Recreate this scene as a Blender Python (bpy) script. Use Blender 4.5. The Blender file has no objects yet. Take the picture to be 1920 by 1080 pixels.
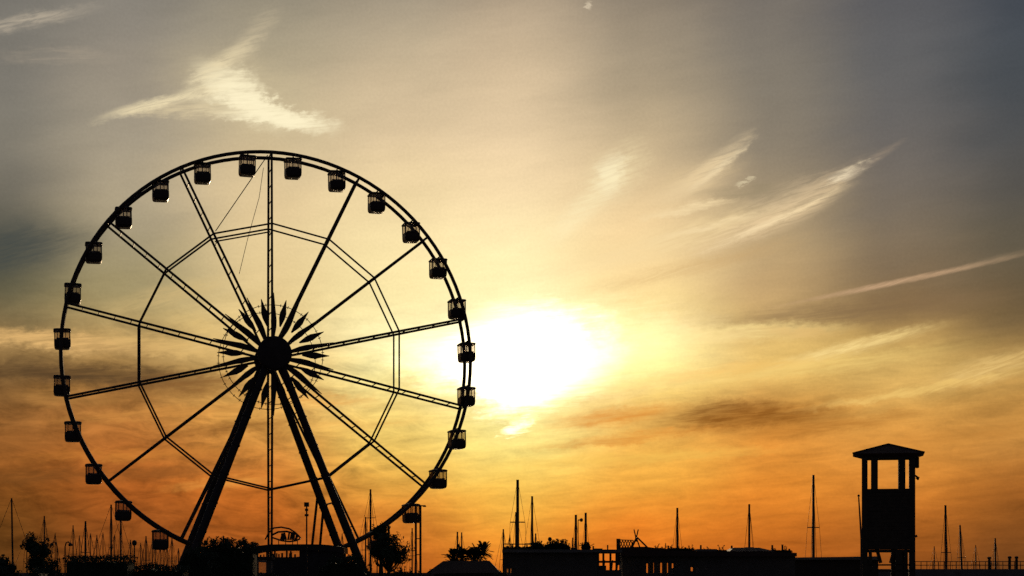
import bpy, math, random
from mathutils import Vector, Matrix

random.seed(7)
SC = bpy.context.scene
COL = SC.collection
R = math.radians

# ------------------------------------------------------------------ camera
F = 3277.0          # focal length in photo pixels (1920 wide)
HZ = 1084.0         # photo row of the horizon
EYE = 1.7
cam_d = bpy.data.cameras.new('camera')
cam_d.sensor_width = 36.0
cam_d.lens = 36.0 * F / 1920.0
cam_d.shift_y = (HZ - 540.0) / 1920.0
cam_d.clip_start = 0.1
cam_d.clip_end = 9000
cam = bpy.data.objects.new('camera', cam_d)
cam.location = (0, 0, EYE)
cam.rotation_euler = (R(90), 0, 0)
COL.objects.link(cam)
SC.camera = cam

# ------------------------------------------------------------------ view
SC.view_settings.view_transform = 'Standard'
SC.view_settings.look = 'None'
SC.view_settings.exposure = 0.0
SC.view_settings.gamma = 1.0
SC.view_settings.use_curve_mapping = False
SC.render.engine = 'CYCLES'
SC.cycles.use_adaptive_sampling = True
SC.cycles.adaptive_threshold = 0.02
SC.cycles.adaptive_min_samples = 12
SC.cycles.max_bounces = 4
SC.cycles.diffuse_bounces = 1
SC.cycles.glossy_bounces = 1
SC.cycles.transparent_max_bounces = 12
SC.cycles.use_denoising = False

# ------------------------------------------------------------------ sky
SUN_AZ = math.atan((985 - 960) / F)
SUN_EL = math.atan((HZ - 690) / F)


def lin(c):
    c = c / 255.0
    return c / 12.92 if c <= 0.04045 else ((c + 0.055) / 1.055) ** 2.4


def rgb(t):
    return (lin(t[0]), lin(t[1]), lin(t[2]), 1.0)


def az(px):
    return math.atan((px - 960) / F)


def el(py, px=960):
    return math.atan((HZ - py) / F * math.cos(az(px)))


world = bpy.data.worlds.new('World')
SC.world = world
world.use_nodes = True
NT = world.node_tree
NT.nodes.clear()


class E:
    """a scalar socket with arithmetic"""
    def __init__(s, sock): s.s = sock
    def _m(s, op, o=None, p=None, clamp=False):
        n = NT.nodes.new('ShaderNodeMath'); n.operation = op; n.use_clamp = clamp
        for i, a in enumerate((s, o, p)):
            if a is None: continue
            if isinstance(a, E): NT.links.new(a.s, n.inputs[i])
            else: n.inputs[i].default_value = a
        return E(n.outputs[0])
    def __add__(s, o): return s._m('ADD', o)
    __radd__ = __add__
    def __mul__(s, o): return s._m('MULTIPLY', o)
    __rmul__ = __mul__
    def __sub__(s, o): return s._m('SUBTRACT', o)
    def mad(s, a, b): return s._m('MULTIPLY_ADD', a, b)
    def clamp(s): return s._m('ADD', 0.0, clamp=True)


def node(t, **k):
    n = NT.nodes.new(t)
    for a, b in k.items(): setattr(n, a, b)
    return n


def plug(v, inp):
    if isinstance(v, E): NT.links.new(v.s, inp)
    elif hasattr(v, 'is_output'): NT.links.new(v, inp)
    else: inp.default_value = v


def smooth(x, a, b, lo=0.0, hi=1.0, kind='SMOOTHSTEP'):
    n = node('ShaderNodeMapRange', interpolation_type=kind, clamp=True) if kind == 'LINEAR' else node('ShaderNodeMapRange', interpolation_type=kind)
    plug(x, n.inputs[0])
    for i, v in enumerate((a, b, lo, hi)): n.inputs[i + 1].default_value = v
    return E(n.outputs[0])


def xyz(x, y, z=0.0):
    n = node('ShaderNodeCombineXYZ')
    plug(x, n.inputs[0]); plug(y, n.inputs[1]); plug(z, n.inputs[2])
    return n.outputs[0]


def mapping(vec, loc=(0, 0, 0), rot=0.0, scale=(1, 1, 1)):
    n = node('ShaderNodeMapping', vector_type='TEXTURE')
    plug(vec, n.inputs[0])
    n.inputs['Location'].default_value = loc
    n.inputs['Rotation'].default_value = (0, 0, rot)
    n.inputs['Scale'].default_value = scale
    return n.outputs[0]


def noise(vec, scale, detail=4.0, rough=0.55, dist=0.0):
    n = node('ShaderNodeTexNoise')
    plug(vec, n.inputs['Vector'])
    n.inputs['Scale'].default_value = scale
    n.inputs['Detail'].default_value = detail
    n.inputs['Roughness'].default_value = rough
    n.inputs['Distortion'].default_value = dist
    return E(n.outputs['Fac'])


def mix(fac, a, b, kind='MIX'):
    n = node('ShaderNodeMix', data_type='RGBA', blend_type=kind, clamp_factor=True)
    plug(fac, n.inputs[0]); plug(a, n.inputs[6]); plug(b, n.inputs[7])
    return n.outputs[2]


def ramp(fac, stops, lo, hi, interp='B_SPLINE'):
    n = node('ShaderNodeValToRGB')
    cr = n.color_ramp; cr.interpolation = interp
    while len(cr.elements) < len(stops): cr.elements.new(0.5)
    for e_, (p, c) in zip(cr.elements, stops):
        e_.position = min(1, max(0, (p - lo) / (hi - lo))); e_.color = c
    NT.links.new(fac.s, n.inputs[0])
    return n.outputs[0]


tc = node('ShaderNodeTexCoord')
sep = node('ShaderNodeSeparateXYZ'); NT.links.new(tc.outputs['Generated'], sep.inputs[0])
X, Y, Z = (E(o) for o in sep.outputs)
AZ = X._m('ARCTAN2', Y)                  # 0 towards the sunset, positive to the right
EL = Z._m('ARCSINE')
P = xyz(AZ, EL)
# slow warp so that the colour fields have drifting edges
w1 = noise(mapping(P, rot=R(9), scale=(1.0, 0.28, 1)), 9.0, 3, 0.55)
w2 = noise(mapping(P, loc=(3.1, 1.7, 0), rot=R(12), scale=(1.0, 0.35, 1)), 14.0, 3, 0.55)
U = (w1 - 0.5).mad(0.034, AZ)
V = (w2 - 0.5).mad(0.016, EL)
ROWS = (0, 120, 250, 360, 450, 540, 600, 650, 700, 760, 820, 900, 980, 1084)
TAB = {
    0: ((130,125,115),(120,116,108),(133,127,114),(114,108,95),(83,82,70),(96,92,70),(122,106,72),(160,125,75),(118,88,51),(136,93,48),(152,94,42),(133,76,28),(104,63,22),(83,49,19)),
    240: ((141,135,124),(150,140,125),(164,153,132),(180,165,137),(163,150,119),(160,146,104),(176,152,100),(185,148,90),(140,104,56),(166,110,53),(184,112,50),(174,92,33),(143,76,28),(114,61,22)),
    500: ((158,148,128),(175,162,134),(205,186,148),(226,200,154),(230,204,152),(228,202,146),(226,196,132),(228,194,126),(222,178,104),(216,160,80),(210,148,70),(203,113,40),(174,90,30),(135,71,25)),
    740: ((169,156,134),(197,178,146),(225,200,161),(240,214,164),(246,224,168),(250,230,166),(252,236,172),(250,238,178),(248,232,152),(240,206,116),(238,204,106),(231,172,69),(211,116,36),(165,84,28)),
    960: ((183,164,138),(209,186,152),(232,206,166),(246,218,170),(252,232,176),(254,240,176),(255,246,190),(255,250,205),(255,250,200),(255,238,155),(250,232,136),(247,202,88),(242,159,50),(217,108,28)),
    1200: ((150,136,117),(165,150,126),(193,172,138),(222,194,148),(240,208,152),(242,210,142),(244,218,142),(246,228,140),(244,222,124),(237,182,90),(236,180,84),(244,176,67),(236,130,36),(207,96,25)),
    1440: ((124,116,107),(130,122,109),(134,124,109),(160,142,114),(184,158,116),(190,156,106),(200,164,104),(226,188,108),(228,186,102),(201,140,63),(219,146,62),(234,145,50),(211,116,35),(165,82,25)),
    1680: ((97,96,98),(98,98,98),(106,102,99),(120,110,98),(130,114,92),(134,110,80),(146,116,74),(198,160,92),(220,180,102),(213,158,78),(219,152,69),(215,133,49),(178,99,34),(133,71,25)),
    1920: ((71,76,83),(73,78,83),(79,80,81),(88,84,78),(98,90,74),(104,88,64),(116,94,62),(164,130,76),(190,150,82),(193,140,68),(192,133,62),(174,104,40),(131,75,29),(99,57,25)),
}
lo_e, hi_e = el(1084), R(50)
VN = V * (1.0 / R(50))
ZEN = (52, 58, 70)
cols = sorted(TAB)
sky = None
for i, px in enumerate(cols):
    st = [(el(py, px), rgb(c)) for py, c in zip(ROWS, TAB[px])][::-1]
    st.append((R(50), rgb(ZEN)))
    r_ = ramp(VN, st, lo_e, hi_e)
    sky = r_ if sky is None else mix(smooth(U, az(cols[i - 1]), az(px)), sky, r_)
# away from the sunset the sky goes on as plain blue-grey dusk
DUSK = ramp(smooth(EL, R(-5), R(80), kind='LINEAR'), [(R(-5), rgb((40, 36, 38))), (R(4), rgb((58, 52, 56))), (R(20), rgb((46, 50, 60))), (R(80), rgb(ZEN))], R(-5), R(80), 'LINEAR')
absaz = AZ._m('ABSOLUTE')
sky = mix(smooth(absaz, R(17), R(75)), sky, DUSK)

# fibrous streak textures shared by the clouds
fib1 = smooth(noise(mapping(P, rot=R(17), scale=(1.0, 0.12, 1)), 60.0, 5, 0.62, 0.6), 0.32, 0.66)
fib2 = smooth(noise(mapping(P, loc=(5, 2, 0), rot=R(5), scale=(1.0, 0.10, 1)), 42.0, 5, 0.62, 0.4), 0.32, 0.66)
wob = noise(mapping(P, loc=(1, 9, 0), scale=(1, 0.6, 1)), 38.0, 4, 0.6) - 0.5
wob2 = noise(mapping(P, loc=(6, 3, 0), rot=R(10), scale=(1, 0.5, 1)), 150.0, 4, 0.65) - 0.5
PW = xyz(wob2.mad(0.016, wob.mad(0.016, AZ)), wob2.mad(0.008, wob.mad(0.011, EL)))


def stroke(sky, cx, cy, ln, wd, ang, colr, amt, bend=0.0, fib=None, k=0.6, soft=True, src=None):
    """a cirrus streak lying along one direction of the sky"""
    m = mapping(src or PW, loc=(az(cx), el(cy, cx), 0), rot=R(ang), scale=(ln / F, wd / F, 1))
    if bend:
        s_ = node('ShaderNodeSeparateXYZ'); NT.links.new(m, s_.inputs[0])
        a, b = E(s_.outputs[0]), E(s_.outputs[1])
        m = xyz(a, b - (a * a) * bend)
    l_ = node('ShaderNodeVectorMath', operation='LENGTH'); NT.links.new(m, l_.inputs[0])
    fac = smooth(E(l_.outputs['Value']), 1.15 if soft else 1.0, 0.15 if soft else 0.45) * amt
    if fib is not None: fac = fac * fib.mad(k, 1.0 - k)
    return mix(fac, sky, rgb(colr))


# broad streaks everywhere in the sky, stronger low down
st1 = noise(mapping(P, loc=(8, 4, 0), rot=R(4), scale=(1.0, 0.15, 1)), 26.0, 5, 0.62, 0.5)
st2 = noise(mapping(P, loc=(2, 7, 0), rot=R(10), scale=(1.0, 0.30, 1)), 13.0, 4, 0.6, 0.3)
st3 = noise(mapping(P, loc=(4, 1, 0), rot=R(-4), scale=(1.0, 0.36, 1)), 40.0, 4, 0.62, 0.8)
fine = noise(P, 620.0, 2, 0.6)
low = smooth(EL, R(10.5), R(5.0))
left = smooth(AZ, R(1), R(-9))
gain = (st1 - 0.5) * low.mad(0.56, 0.09) + (st2 - 0.5) * low.mad(0.22, 0.20) + (st3 - 0.5) * (low * left.mad(1.15, 0.45)) + (fine - 0.5) * 0.15 + 1.0
gn = node('ShaderNodeVectorMath', operation='SCALE'); NT.links.new(sky, gn.inputs[0]); NT.links.new(gain.s, gn.inputs['Scale'])
# wide soft glow of the low sun in the haze
hl = node('ShaderNodeVectorMath', operation='LENGTH')
NT.links.new(mapping(P, loc=(az(1040), el(590), 0), rot=R(8), scale=(520 / F, 300 / F, 1)), hl.inputs[0])
hs_ = node('ShaderNodeVectorMath', operation='SCALE'); hs_.inputs[0].default_value = (.13, .10, .065)
NT.links.new(smooth(E(hl.outputs['Value']), 1.2, 0.0).s, hs_.inputs['Scale'])
ha = node('ShaderNodeVectorMath', operation='ADD'); NT.links.new(gn.outputs[0], ha.inputs[0]); NT.links.new(hs_.outputs[0], ha.inputs[1])
sky = ha.outputs[0]

CREAM = (255, 242, 202)
PS = xyz(AZ, wob2.mad(0.0012, EL))
# strokes high in the sky / in both halves / low in the sky
HIGH = (
    # bright wisp above the wheel
    (465, 178, 180, 80, -20, (214, 196, 156), .45, 0, fib2, .35),
    (400, 158, 62, 40, 20, (246, 230, 188), .75, 0, fib1, .55),
    (450, 180, 105, 44, -33, CREAM, .90, 0, fib2, .5),
    (505, 205, 100, 30, -20, CREAM, .95, 0, fib2, .4, False),
    (560, 228, 90, 22, -6, CREAM, 1.0, 0, fib2, .45),
    (470, 218, 110, 13, -5, CREAM, .6, 0, fib2, .6),
    (300, 192, 130, 13, 16, (246, 228, 184), .90, -.25, fib1, .55),
    (350, 206, 130, 18, 4, (232, 212, 168), .6, 0, fib2, .7),
    (425, 112, 85, 20, 33, (236, 218, 176), .75, 0, fib1, .7),
    (475, 70, 80, 26, 50, (200, 184, 152), .5, 0, fib1, .8),
    (60, 36, 130, 17, 14, (192, 178, 156), .7, 0, fib1, .75),
    (110, 105, 130, 18, 4, (172, 158, 138), .45, 0, fib2, .8),
    # curling cirrus right of the middle
    (1465, 404, 185, 32, 24, (236, 206, 160), .75, .6, fib1, .65),
    (1450, 416, 150, 9, 22, (250, 224, 176), .75, .6, fib1, .6),
    (1490, 362, 130, 30, 18, (204, 180, 144), .55, 0, fib1, .85),
    (1588, 325, 48, 13, 22, (252, 232, 194), .9, 0, fib1, .65),
    (1640, 298, 70, 10, 30, (150, 134, 116), .6, 0, fib1, .6),
    (1320, 328, 115, 24, 33, (244, 218, 172), .8, .6, fib1, .65),
    (1345, 318, 80, 8, 36, (250, 228, 184), .7, .3, fib1, .6),
    (1290, 345, 120, 38, 22, (226, 198, 150), .55, 0, fib1, .7),
    (1145, 328, 48, 34, 60, (255, 244, 204), .9, 0, fib1, .5),
    (1150, 330, 95, 55, 40, (250, 230, 180), .55, 0, fib1, .7),
    (1090, 395, 120, 28, 42, (255, 238, 188), .55, 0, fib1, .5),
    (1290, 392, 105, 10, 9, (248, 222, 172), .8, 0, fib2, .55),
    (1330, 425, 130, 9, 13, (248, 222, 172), .6, 0, fib2, .6),
    (1400, 360, 110, 16, 0, (146, 132, 104), .45, 0, fib2, .5),
    (1396, 341, 16, 4, 3, (236, 220, 180), .55, 0, fib2, .4),
    (1102, 12, 9, 9, 40, (250, 232, 200), .4, 0, None, 0),
)
BOTH = (
    (1260, 452, 340, 36, 14, (248, 220, 164), .65, .2, fib1, .6),
    (1300, 500, 240, 20, 12, (206, 166, 108), .35, .2, fib1, .6),
    (310, 555, 140, 26, 16, (214, 184, 124), .6, 0, fib1, .6),
    (30, 465, 170, 60, 12, (66, 72, 70), .75, 0, fib1, .35),
    # contrail
    (1690, 527, 240, 6.5, 9.8, (206, 168, 130), .85, 0, fib1, .5, True, PS),
    (1860, 488, 90, 8, 12, (150, 128, 100), .5, 0, fib1, .5, True, PS),
)
LOW = (
    # lower right
    (1600, 585, 340, 34, 4, (128, 102, 72), .65, 0, fib2, .4),
    (1380, 622, 230, 20, 1, (252, 222, 146), .75, 0, fib2, .5),
    (1490, 622, 90, 12, -4, (226, 180, 110), .5, 0, fib2, .5),
    (1590, 653, 190, 16, 13, (252, 220, 144), .85, 0, fib1, .6),
    (1500, 690, 330, 22, 6, (250, 214, 126), .6, 0, fib2, .6),
    (1330, 700, 260, 14, 6, (240, 184, 92), .5, 0, fib2, .7),
    (1860, 690, 130, 30, 14, (242, 204, 128), .65, 0, fib1, .6),
    (1700, 735, 260, 10, 9, (248, 206, 118), .6, 0, fib1, .5),
    (1400, 782, 230, 30, 3, (138, 84, 28), .95, -.2, fib2, .4),
    (1340, 765, 120, 18, 6, (126, 78, 30), .7, 0, fib2, .5),
    (1150, 782, 150, 22, 8, (222, 136, 46), .75, 0, fib2, .5),
    (1560, 800, 200, 18, 8, (168, 106, 40), .65, 0, fib2, .5),
    (1180, 822, 220, 13, 6, (216, 132, 48), .6, 0, fib2, .5),
    (1200, 858, 300, 16, 3, (246, 194, 88), .6, 0, fib2, .5),
    (1790, 820, 200, 18, 8, (188, 126, 54), .5, 0, fib2, .6),
    # left bands behind the wheel
    (90, 638, 240, 23, -3, (230, 184, 116), .95, 0, fib2, .5),
    (320, 650, 190, 20, -8, (230, 188, 116), .6, 0, fib2, .6),
    (400, 620, 110, 30, -20, (232, 196, 124), .5, 0, fib1, .6),
    (150, 700, 330, 28, -2, (86, 64, 40), .95, 0, fib2, .35),
    (370, 720, 150, 26, 4, (140, 92, 46), .6, 0, fib2, .5),
    (120, 745, 130, 22, 2, (190, 136, 70), .5, 0, fib2, .6),
    (300, 775, 240, 15, 5, (214, 146, 70), .65, 0, fib2, .6),
    (420, 805, 200, 14, 6, (132, 82, 36), .65, 0, fib2, .5),
    (260, 852, 230, 16, 3, (210, 132, 54), .65, 0, fib2, .6),
    (330, 885, 220, 16, 5, (130, 78, 34), .55, 0, fib2, .5),
    (420, 905, 120, 14, 6, (232, 158, 70), .6, 0, fib2, .5),
    (90, 890, 180, 18, 4, (98, 62, 28), .5, 0, fib2, .6),
    (600, 745, 150, 18, -4, (224, 150, 66), .5, 0, fib2, .6),
    (660, 795, 160, 13, 3, (238, 180, 92), .5, 0, fib2, .6),
)
base_sky = sky
sky_hi = sky_lo = sky
for s in BOTH + HIGH: sky_hi = stroke(sky_hi, *s)
for s in BOTH + LOW: sky_lo = stroke(sky_lo, *s)
sky = sky_lo

# the sun burning through the cloud deck
SW = xyz(wob2.mad(0.012, wob.mad(0.034, AZ)), (fib2 - 0.5).mad(0.004, wob2.mad(0.008, wob.mad(0.016, EL))))


def burn(cx, cy, a, b, rot, inner, outer):
    m = mapping(SW, loc=(az(cx), el(cy, cx), 0), rot=R(rot), scale=(a / F, b / F, 1))
    l_ = node('ShaderNodeVectorMath', operation='LENGTH'); NT.links.new(m, l_.inputs[0])
    return smooth(E(l_.outputs['Value']), outer, inner)


core = burn(1000, 662, 158, 92, 0, .05, 1.25) * 1.25
core = core + burn(965, 725, 100, 58, 0, .2, 1.2) * .9
core = core + burn(860, 678, 125, 64, -4, .0, 1.3) * .6
core = core + burn(970, 801, 36, 13, 25, .2, 1.3) * .7
core = core + burn(1130, 655, 260, 95, 2, .0, 1.25) * .22
gl = node('ShaderNodeVectorMath', operation='SCALE')
gl.inputs[0].default_value = (1.6, 1.35, 0.95)
NT.links.new(core.s, gl.inputs['Scale'])
ad = node('ShaderNodeVectorMath', operation='ADD')
NT.links.new(sky, ad.inputs[0]); NT.links.new(gl.outputs[0], ad.inputs[1])
def background(c):
    b_ = node('ShaderNodeBackground'); b_.inputs[1].default_value = 1.0
    NT.links.new(c, b_.inputs[0]); return b_.outputs[0]


def either(fac, a, b):
    n = node('ShaderNodeMixShader'); plug(fac, n.inputs[0])
    NT.links.new(a, n.inputs[1]); NT.links.new(b, n.inputs[2]); return n.outputs[0]


# (the clouds fade out before these borders, so only the work is split, not the look)
inner = either(EL._m('GREATER_THAN', el(535)), background(ad.outputs[0]), background(sky_hi))
beyond = (absaz._m('GREATER_THAN', R(22)) + EL._m('GREATER_THAN', R(24))).clamp()
wo = node('ShaderNodeOutputWorld'); NT.links.new(either(beyond, inner, background(base_sky)), wo.inputs[0])

# ------------------------------------------------------------------ sun lamp
sl = bpy.data.lights.new('sun', 'SUN')
sl.energy = 2.0; sl.angle = R(1.5); sl.color = (1.0, 0.72, 0.42)
so = bpy.data.objects.new('sun', sl); COL.objects.link(so)
sd = Vector((math.sin(SUN_AZ) * math.cos(SUN_EL), math.cos(SUN_AZ) * math.cos(SUN_EL), math.sin(SUN_EL)))
so.rotation_euler = sd.to_track_quat('Z', 'Y').to_euler()


# ------------------------------------------------------------------ materials
def material(name, base, rough=0.6, metal=0.0, var=0.25, scale=3.0, bump=0.15, spec=0.3):
    m = bpy.data.materials.new(name); m.use_nodes = True
    t = m.node_tree; b = t.nodes['Principled BSDF']
    b.inputs['Roughness'].default_value = rough
    b.inputs['Metallic'].default_value = metal
    b.inputs['Specular IOR Level'].default_value = spec
    co = t.nodes.new('ShaderNodeTexCoord')
    n = t.nodes.new('ShaderNodeTexNoise'); n.inputs['Scale'].default_value = scale
    n.inputs['Detail'].default_value = 6; n.inputs['Roughness'].default_value = 0.65
    t.links.new(co.outputs['Object'], n.inputs['Vector'])
    r = t.nodes.new('ShaderNodeValToRGB')
    r.color_ramp.elements[0].position = 0.3; r.color_ramp.elements[1].position = 0.7
    r.color_ramp.elements[0].color = tuple(c * (1 - var) for c in base) + (1,)
    r.color_ramp.elements[1].color = tuple(min(1, c * (1 + var)) for c in base) + (1,)
    t.links.new(n.outputs['Fac'], r.inputs[0]); t.links.new(r.outputs[0], b.inputs['Base Color'])
    if bump:
        bp = t.nodes.new('ShaderNodeBump'); bp.inputs['Strength'].default_value = bump; bp.inputs['Distance'].default_value = 0.02
        t.links.new(n.outputs['Fac'], bp.inputs['Height']); t.links.new(bp.outputs[0], b.inputs['Normal'])
    return m


M = dict(
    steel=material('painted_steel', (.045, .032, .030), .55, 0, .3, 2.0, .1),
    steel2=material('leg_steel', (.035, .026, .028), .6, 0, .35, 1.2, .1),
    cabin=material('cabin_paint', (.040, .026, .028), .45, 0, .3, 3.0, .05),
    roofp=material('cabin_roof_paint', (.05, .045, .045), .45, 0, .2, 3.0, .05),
    seat=material('seat_plastic', (.03, .03, .035), .5),
    wood=material('stained_timber', (.050, .040, .030), .75, 0, .4, 6.0, .3),
    tile=material('roof_tile', (.06, .034, .028), .8, 0, .35, 5.0, .4),
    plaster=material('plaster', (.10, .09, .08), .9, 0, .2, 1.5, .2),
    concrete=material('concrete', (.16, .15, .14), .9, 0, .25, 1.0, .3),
    paving=material('paving', (.14, .12, .10), .85, 0, .3, .6, .3),
    leaf=material('leaf', (.030, .045, .018), .7, 0, .5, 2.0, 0),
    leaf2=material('leaf_dark', (.022, .035, .016), .7, 0, .5, 2.0, 0),
    bark=material('bark', (.05, .038, .028), .9, 0, .4, 8.0, .5),
    mast=material('mast_alloy', (.06, .045, .04), .5, 0, .2, 1.0, 0),
    rope=material('stay_wire', (.03, .025, .025), .6, 0, .2, 1.0, 0),
    hull=material('hull_gelcoat', (.45, .44, .42), .35, 0, .1, .8, 0),
    deck=material('boat_deck', (.25, .2, .15), .7, 0, .2, 3.0, .1),
    canvas=material('sail_cover_canvas', (.03, .04, .08), .9, 0, .2, 3.0, .1),
    dark=material('dark_metal', (.03, .028, .028), .5, 0, .2, 4.0, .05),
    white=material('white_enamel', (.5, .48, .44), .5, 0, .1, 4.0, 0),
)
# smoked cabin glazing and clear window glass
def glass(name, tint, alpha):
    m = bpy.data.materials.new(name); m.use_nodes = True
    t = m.node_tree; t.nodes.clear()
    o = t.nodes.new('ShaderNodeOutputMaterial'); mx = t.nodes.new('ShaderNodeMixShader')
    tr = t.nodes.new('ShaderNodeBsdfTransparent'); gl = t.nodes.new('ShaderNodeBsdfGlossy')
    n = t.nodes.new('ShaderNodeTexNoise'); n.inputs['Scale'].default_value = 1.5
    r = t.nodes.new('ShaderNodeMapRange'); r.inputs[3].default_value = .03; r.inputs[4].default_value = .08
    t.links.new(n.outputs['Fac'], r.inputs[0]); t.links.new(r.outputs[0], gl.inputs['Roughness'])
    gl.inputs['Color'].default_value = (.8, .8, .8, 1)
    tr.inputs['Color'].default_value = tint + (1,)
    mx.inputs[0].default_value = alpha
    t.links.new(tr.outputs[0], mx.inputs[1]); t.links.new(gl.outputs[0], mx.inputs[2]); t.links.new(mx.outputs[0], o.inputs[0])
    return m
M['smoke'] = glass('smoked_glass', (.82, .79, .76), .05)
M['glass'] = glass('window_glass', (.85, .85, .84), .06)
# water with small waves
mw = material('sea_water', (.02, .025, .03), .12, 0, .2, .3, 0, .5)
t_ = mw.node_tree; nn = t_.nodes.new('ShaderNodeTexNoise'); nn.inputs['Scale'].default_value = .8; nn.inputs['Detail'].default_value = 8
cc = t_.nodes.new('ShaderNodeTexCoord'); t_.links.new(cc.outputs['Object'], nn.inputs['Vector'])
bb = t_.nodes.new('ShaderNodeBump'); bb.inputs['Strength'].default_value = .5; bb.inputs['Distance'].default_value = .3
t_.links.new(nn.outputs['Fac'], bb.inputs['Height']); t_.links.new(bb.outputs[0], t_.nodes['Principled BSDF'].inputs['Normal'])
M['water'] = mw


# ------------------------------------------------------------------ mesh helpers
class MB:
    def __init__(s): s.v = []; s.f = []
    def add(s, vs, fs):
        o = len(s.v); s.v += [tuple(v) for v in vs]; s.f += [tuple(i + o for i in f) for f in fs]; return s
    def box(s, x0, x1, y0, y1, z0, z1):
        return s.add([(x0, y0, z0), (x1, y0, z0), (x1, y1, z0), (x0, y1, z0), (x0, y0, z1), (x1, y0, z1), (x1, y1, z1), (x0, y1, z1)],
                     [(0, 3, 2, 1), (4, 5, 6, 7), (0, 1, 5, 4), (1, 2, 6, 5), (2, 3, 7, 6), (3, 0, 4, 7)])
    def tube(s, a, b, r0, r1=None, n=8, up=None):
        a, b = Vector(a), Vector(b); r1 = r0 if r1 is None else r1
        d = (b - a).normalized()
        u = d.orthogonal().normalized() if up is None else (Vector(up) - d * d.dot(Vector(up))).normalized()
        w = d.cross(u)
        off = math.pi / n
        vs = [a + (u * math.cos(t) + w * math.sin(t)) * r0 for t in [2 * math.pi * i / n + off for i in range(n)]]
        vs += [b + (u * math.cos(t) + w * math.sin(t)) * r1 for t in [2 * math.pi * i / n + off for i in range(n)]]
        fs = [(i, (i + 1) % n, n + (i + 1) % n, n + i) for i in range(n)]
        fs += [tuple(range(n))[::-1], tuple(range(n, 2 * n))]
        return s.add(vs, fs)
    def path(s, pts, r, n=6, closed=False, rr=None):
        pts = [Vector(p) for p in pts]; m = len(pts); base = len(s.v)
        rings = []
        for i, p in enumerate(pts):
            if closed: d = (pts[(i + 1) % m] - pts[i - 1]).normalized()
            else: d = (pts[min(i + 1, m - 1)] - pts[max(i - 1, 0)]).normalized()
            if i == 0: u = d.orthogonal().normalized()
            else: u = (u - d * d.dot(u)).normalized()
            w = d.cross(u); q = rr[i] if rr else r
            rings.append([p + (u * math.cos(2 * math.pi * k / n) + w * math.sin(2 * math.pi * k / n)) * q for k in range(n)])
        vs = [v for g in rings for v in g]; fs = []
        for i in range(m if closed else m - 1):
            j = (i + 1) % m
            for k in range(n): fs.append((i * n + k, i * n + (k + 1) % n, j * n + (k + 1) % n, j * n + k))
        if not closed: fs += [tuple(range(n))[::-1], tuple(range((m - 1) * n, m * n))]
        return s.add(vs, fs)
    def prism(s, poly, axis, d0, d1):
        """extrude a 2-D polygon along axis: 'y' poly is (x,z); 'z' poly is (x,y); 'x' poly is (y,z)"""
        def P3(p, d): return {'y': (p[0], d, p[1]), 'z': (p[0], p[1], d), 'x': (d, p[0], p[1])}[axis]
        n = len(poly)
        return s.add([P3(p, d0) for p in poly] + [P3(p, d1) for p in poly],
                     [tuple(range(n)), tuple(range(n, 2 * n))[::-1]] + [(i, n + i, n + (i + 1) % n, (i + 1) % n) for i in range(n)])
    def lathe(s, prof, n=16, c=(0, 0, 0)):
        vs = []; fs = []; m = len(prof)
        for i in range(n):
            t = 2 * math.pi * i / n
            for r, z in prof: vs.append((c[0] + r * math.cos(t), c[1] + r * math.sin(t), c[2] + z))
        for i in range(n):
            j = (i + 1) % n
            for k in range(m - 1): fs.append((i * m + k, j * m + k, j * m + k + 1, i * m + k + 1))
        fs.append(tuple(i * m for i in range(n))[::-1]); fs.append(tuple(i * m + m - 1 for i in range(n)))
        return s.add(vs, fs)
    def build(s, name, mat, parent=None, smooth_=False, loc=None):
        me = bpy.data.meshes.new(name); me.from_pydata(s.v, [], s.f); me.update()
        me.materials.append(M[mat] if isinstance(mat, str) else mat)
        if smooth_:
            me.polygons.foreach_set('use_smooth', [True] * len(me.polygons))
        o = bpy.data.objects.new(name, me); COL.objects.link(o)
        if parent: o.parent = parent
        if loc is not None: o.location = loc
        return o


def tag(o, label, cat, group=None):
    o['label'] = label; o['category'] = cat
    if group: o['group'] = group
    return o


def thing(name, label, cat, loc=(0, 0, 0), rz=0.0, group=None):
    o = bpy.data.objects.new(name, None); COL.objects.link(o)
    o.empty_display_size = .3
    o.location = loc; o.rotation_euler = (0, 0, rz)
    return tag(o, label, cat, group)


def structure(o): o['kind'] = 'structure'; return o


def copy_tree(o, parent=None):
    c = o.copy(); COL.objects.link(c)
    if parent: c.parent = parent
    for ch in o.children: copy_tree(ch, c)
    return c


def at(px, py, D):
    """a place D metres out towards a direction measured in the photograph"""
    return Vector(((px - 960) / F * D, D, EYE + (HZ - py) / F * D))


def gx(px, D): return (px - 960) / F * D
def gz(py, D): return EYE + (HZ - py) / F * D


# ------------------------------------------------------------------ the setting
QUAY = 246.0
structure(MB().box(-3500, 3500, QUAY - 1, 8000, -1.6, -1.2).build('water', 'water'))
structure(MB().box(-700, 700, -120, QUAY, -3.0, 0.0).build('ground', 'paving'))
kb = MB().box(-700, 700, QUAY - .9, QUAY + .1, -.5, 0.14).build('quay_edge', 'concrete'); structure(kb)
w = MB().box(-260, gx(1480, 236), 235.6, 236.4, 0, gz(1074, 236)).build('quay_wall', 'concrete')
tag(w, 'long low concrete wall along the quay behind the buildings', 'wall')
md = MB().box(gx(1480, 238), 260, 237, 243, 0, gz(1067, 238))
mo = md.build('mole_wall', 'concrete')
tag(mo, 'long dark concrete mole right of the watchtower carrying a railing', 'wall')

# ------------------------------------------------------------------ ferris wheel
D0, RIM, CZ = 219.0, 25.4, gz(671, 219.0)
TH = R(14.7)
WX = gx(506.5, D0)
wheel = thing('ferris_wheel', 'giant dark ferris wheel standing on two slanted leg pairs', 'ferris wheel', (WX, D0, 0), TH)
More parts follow.
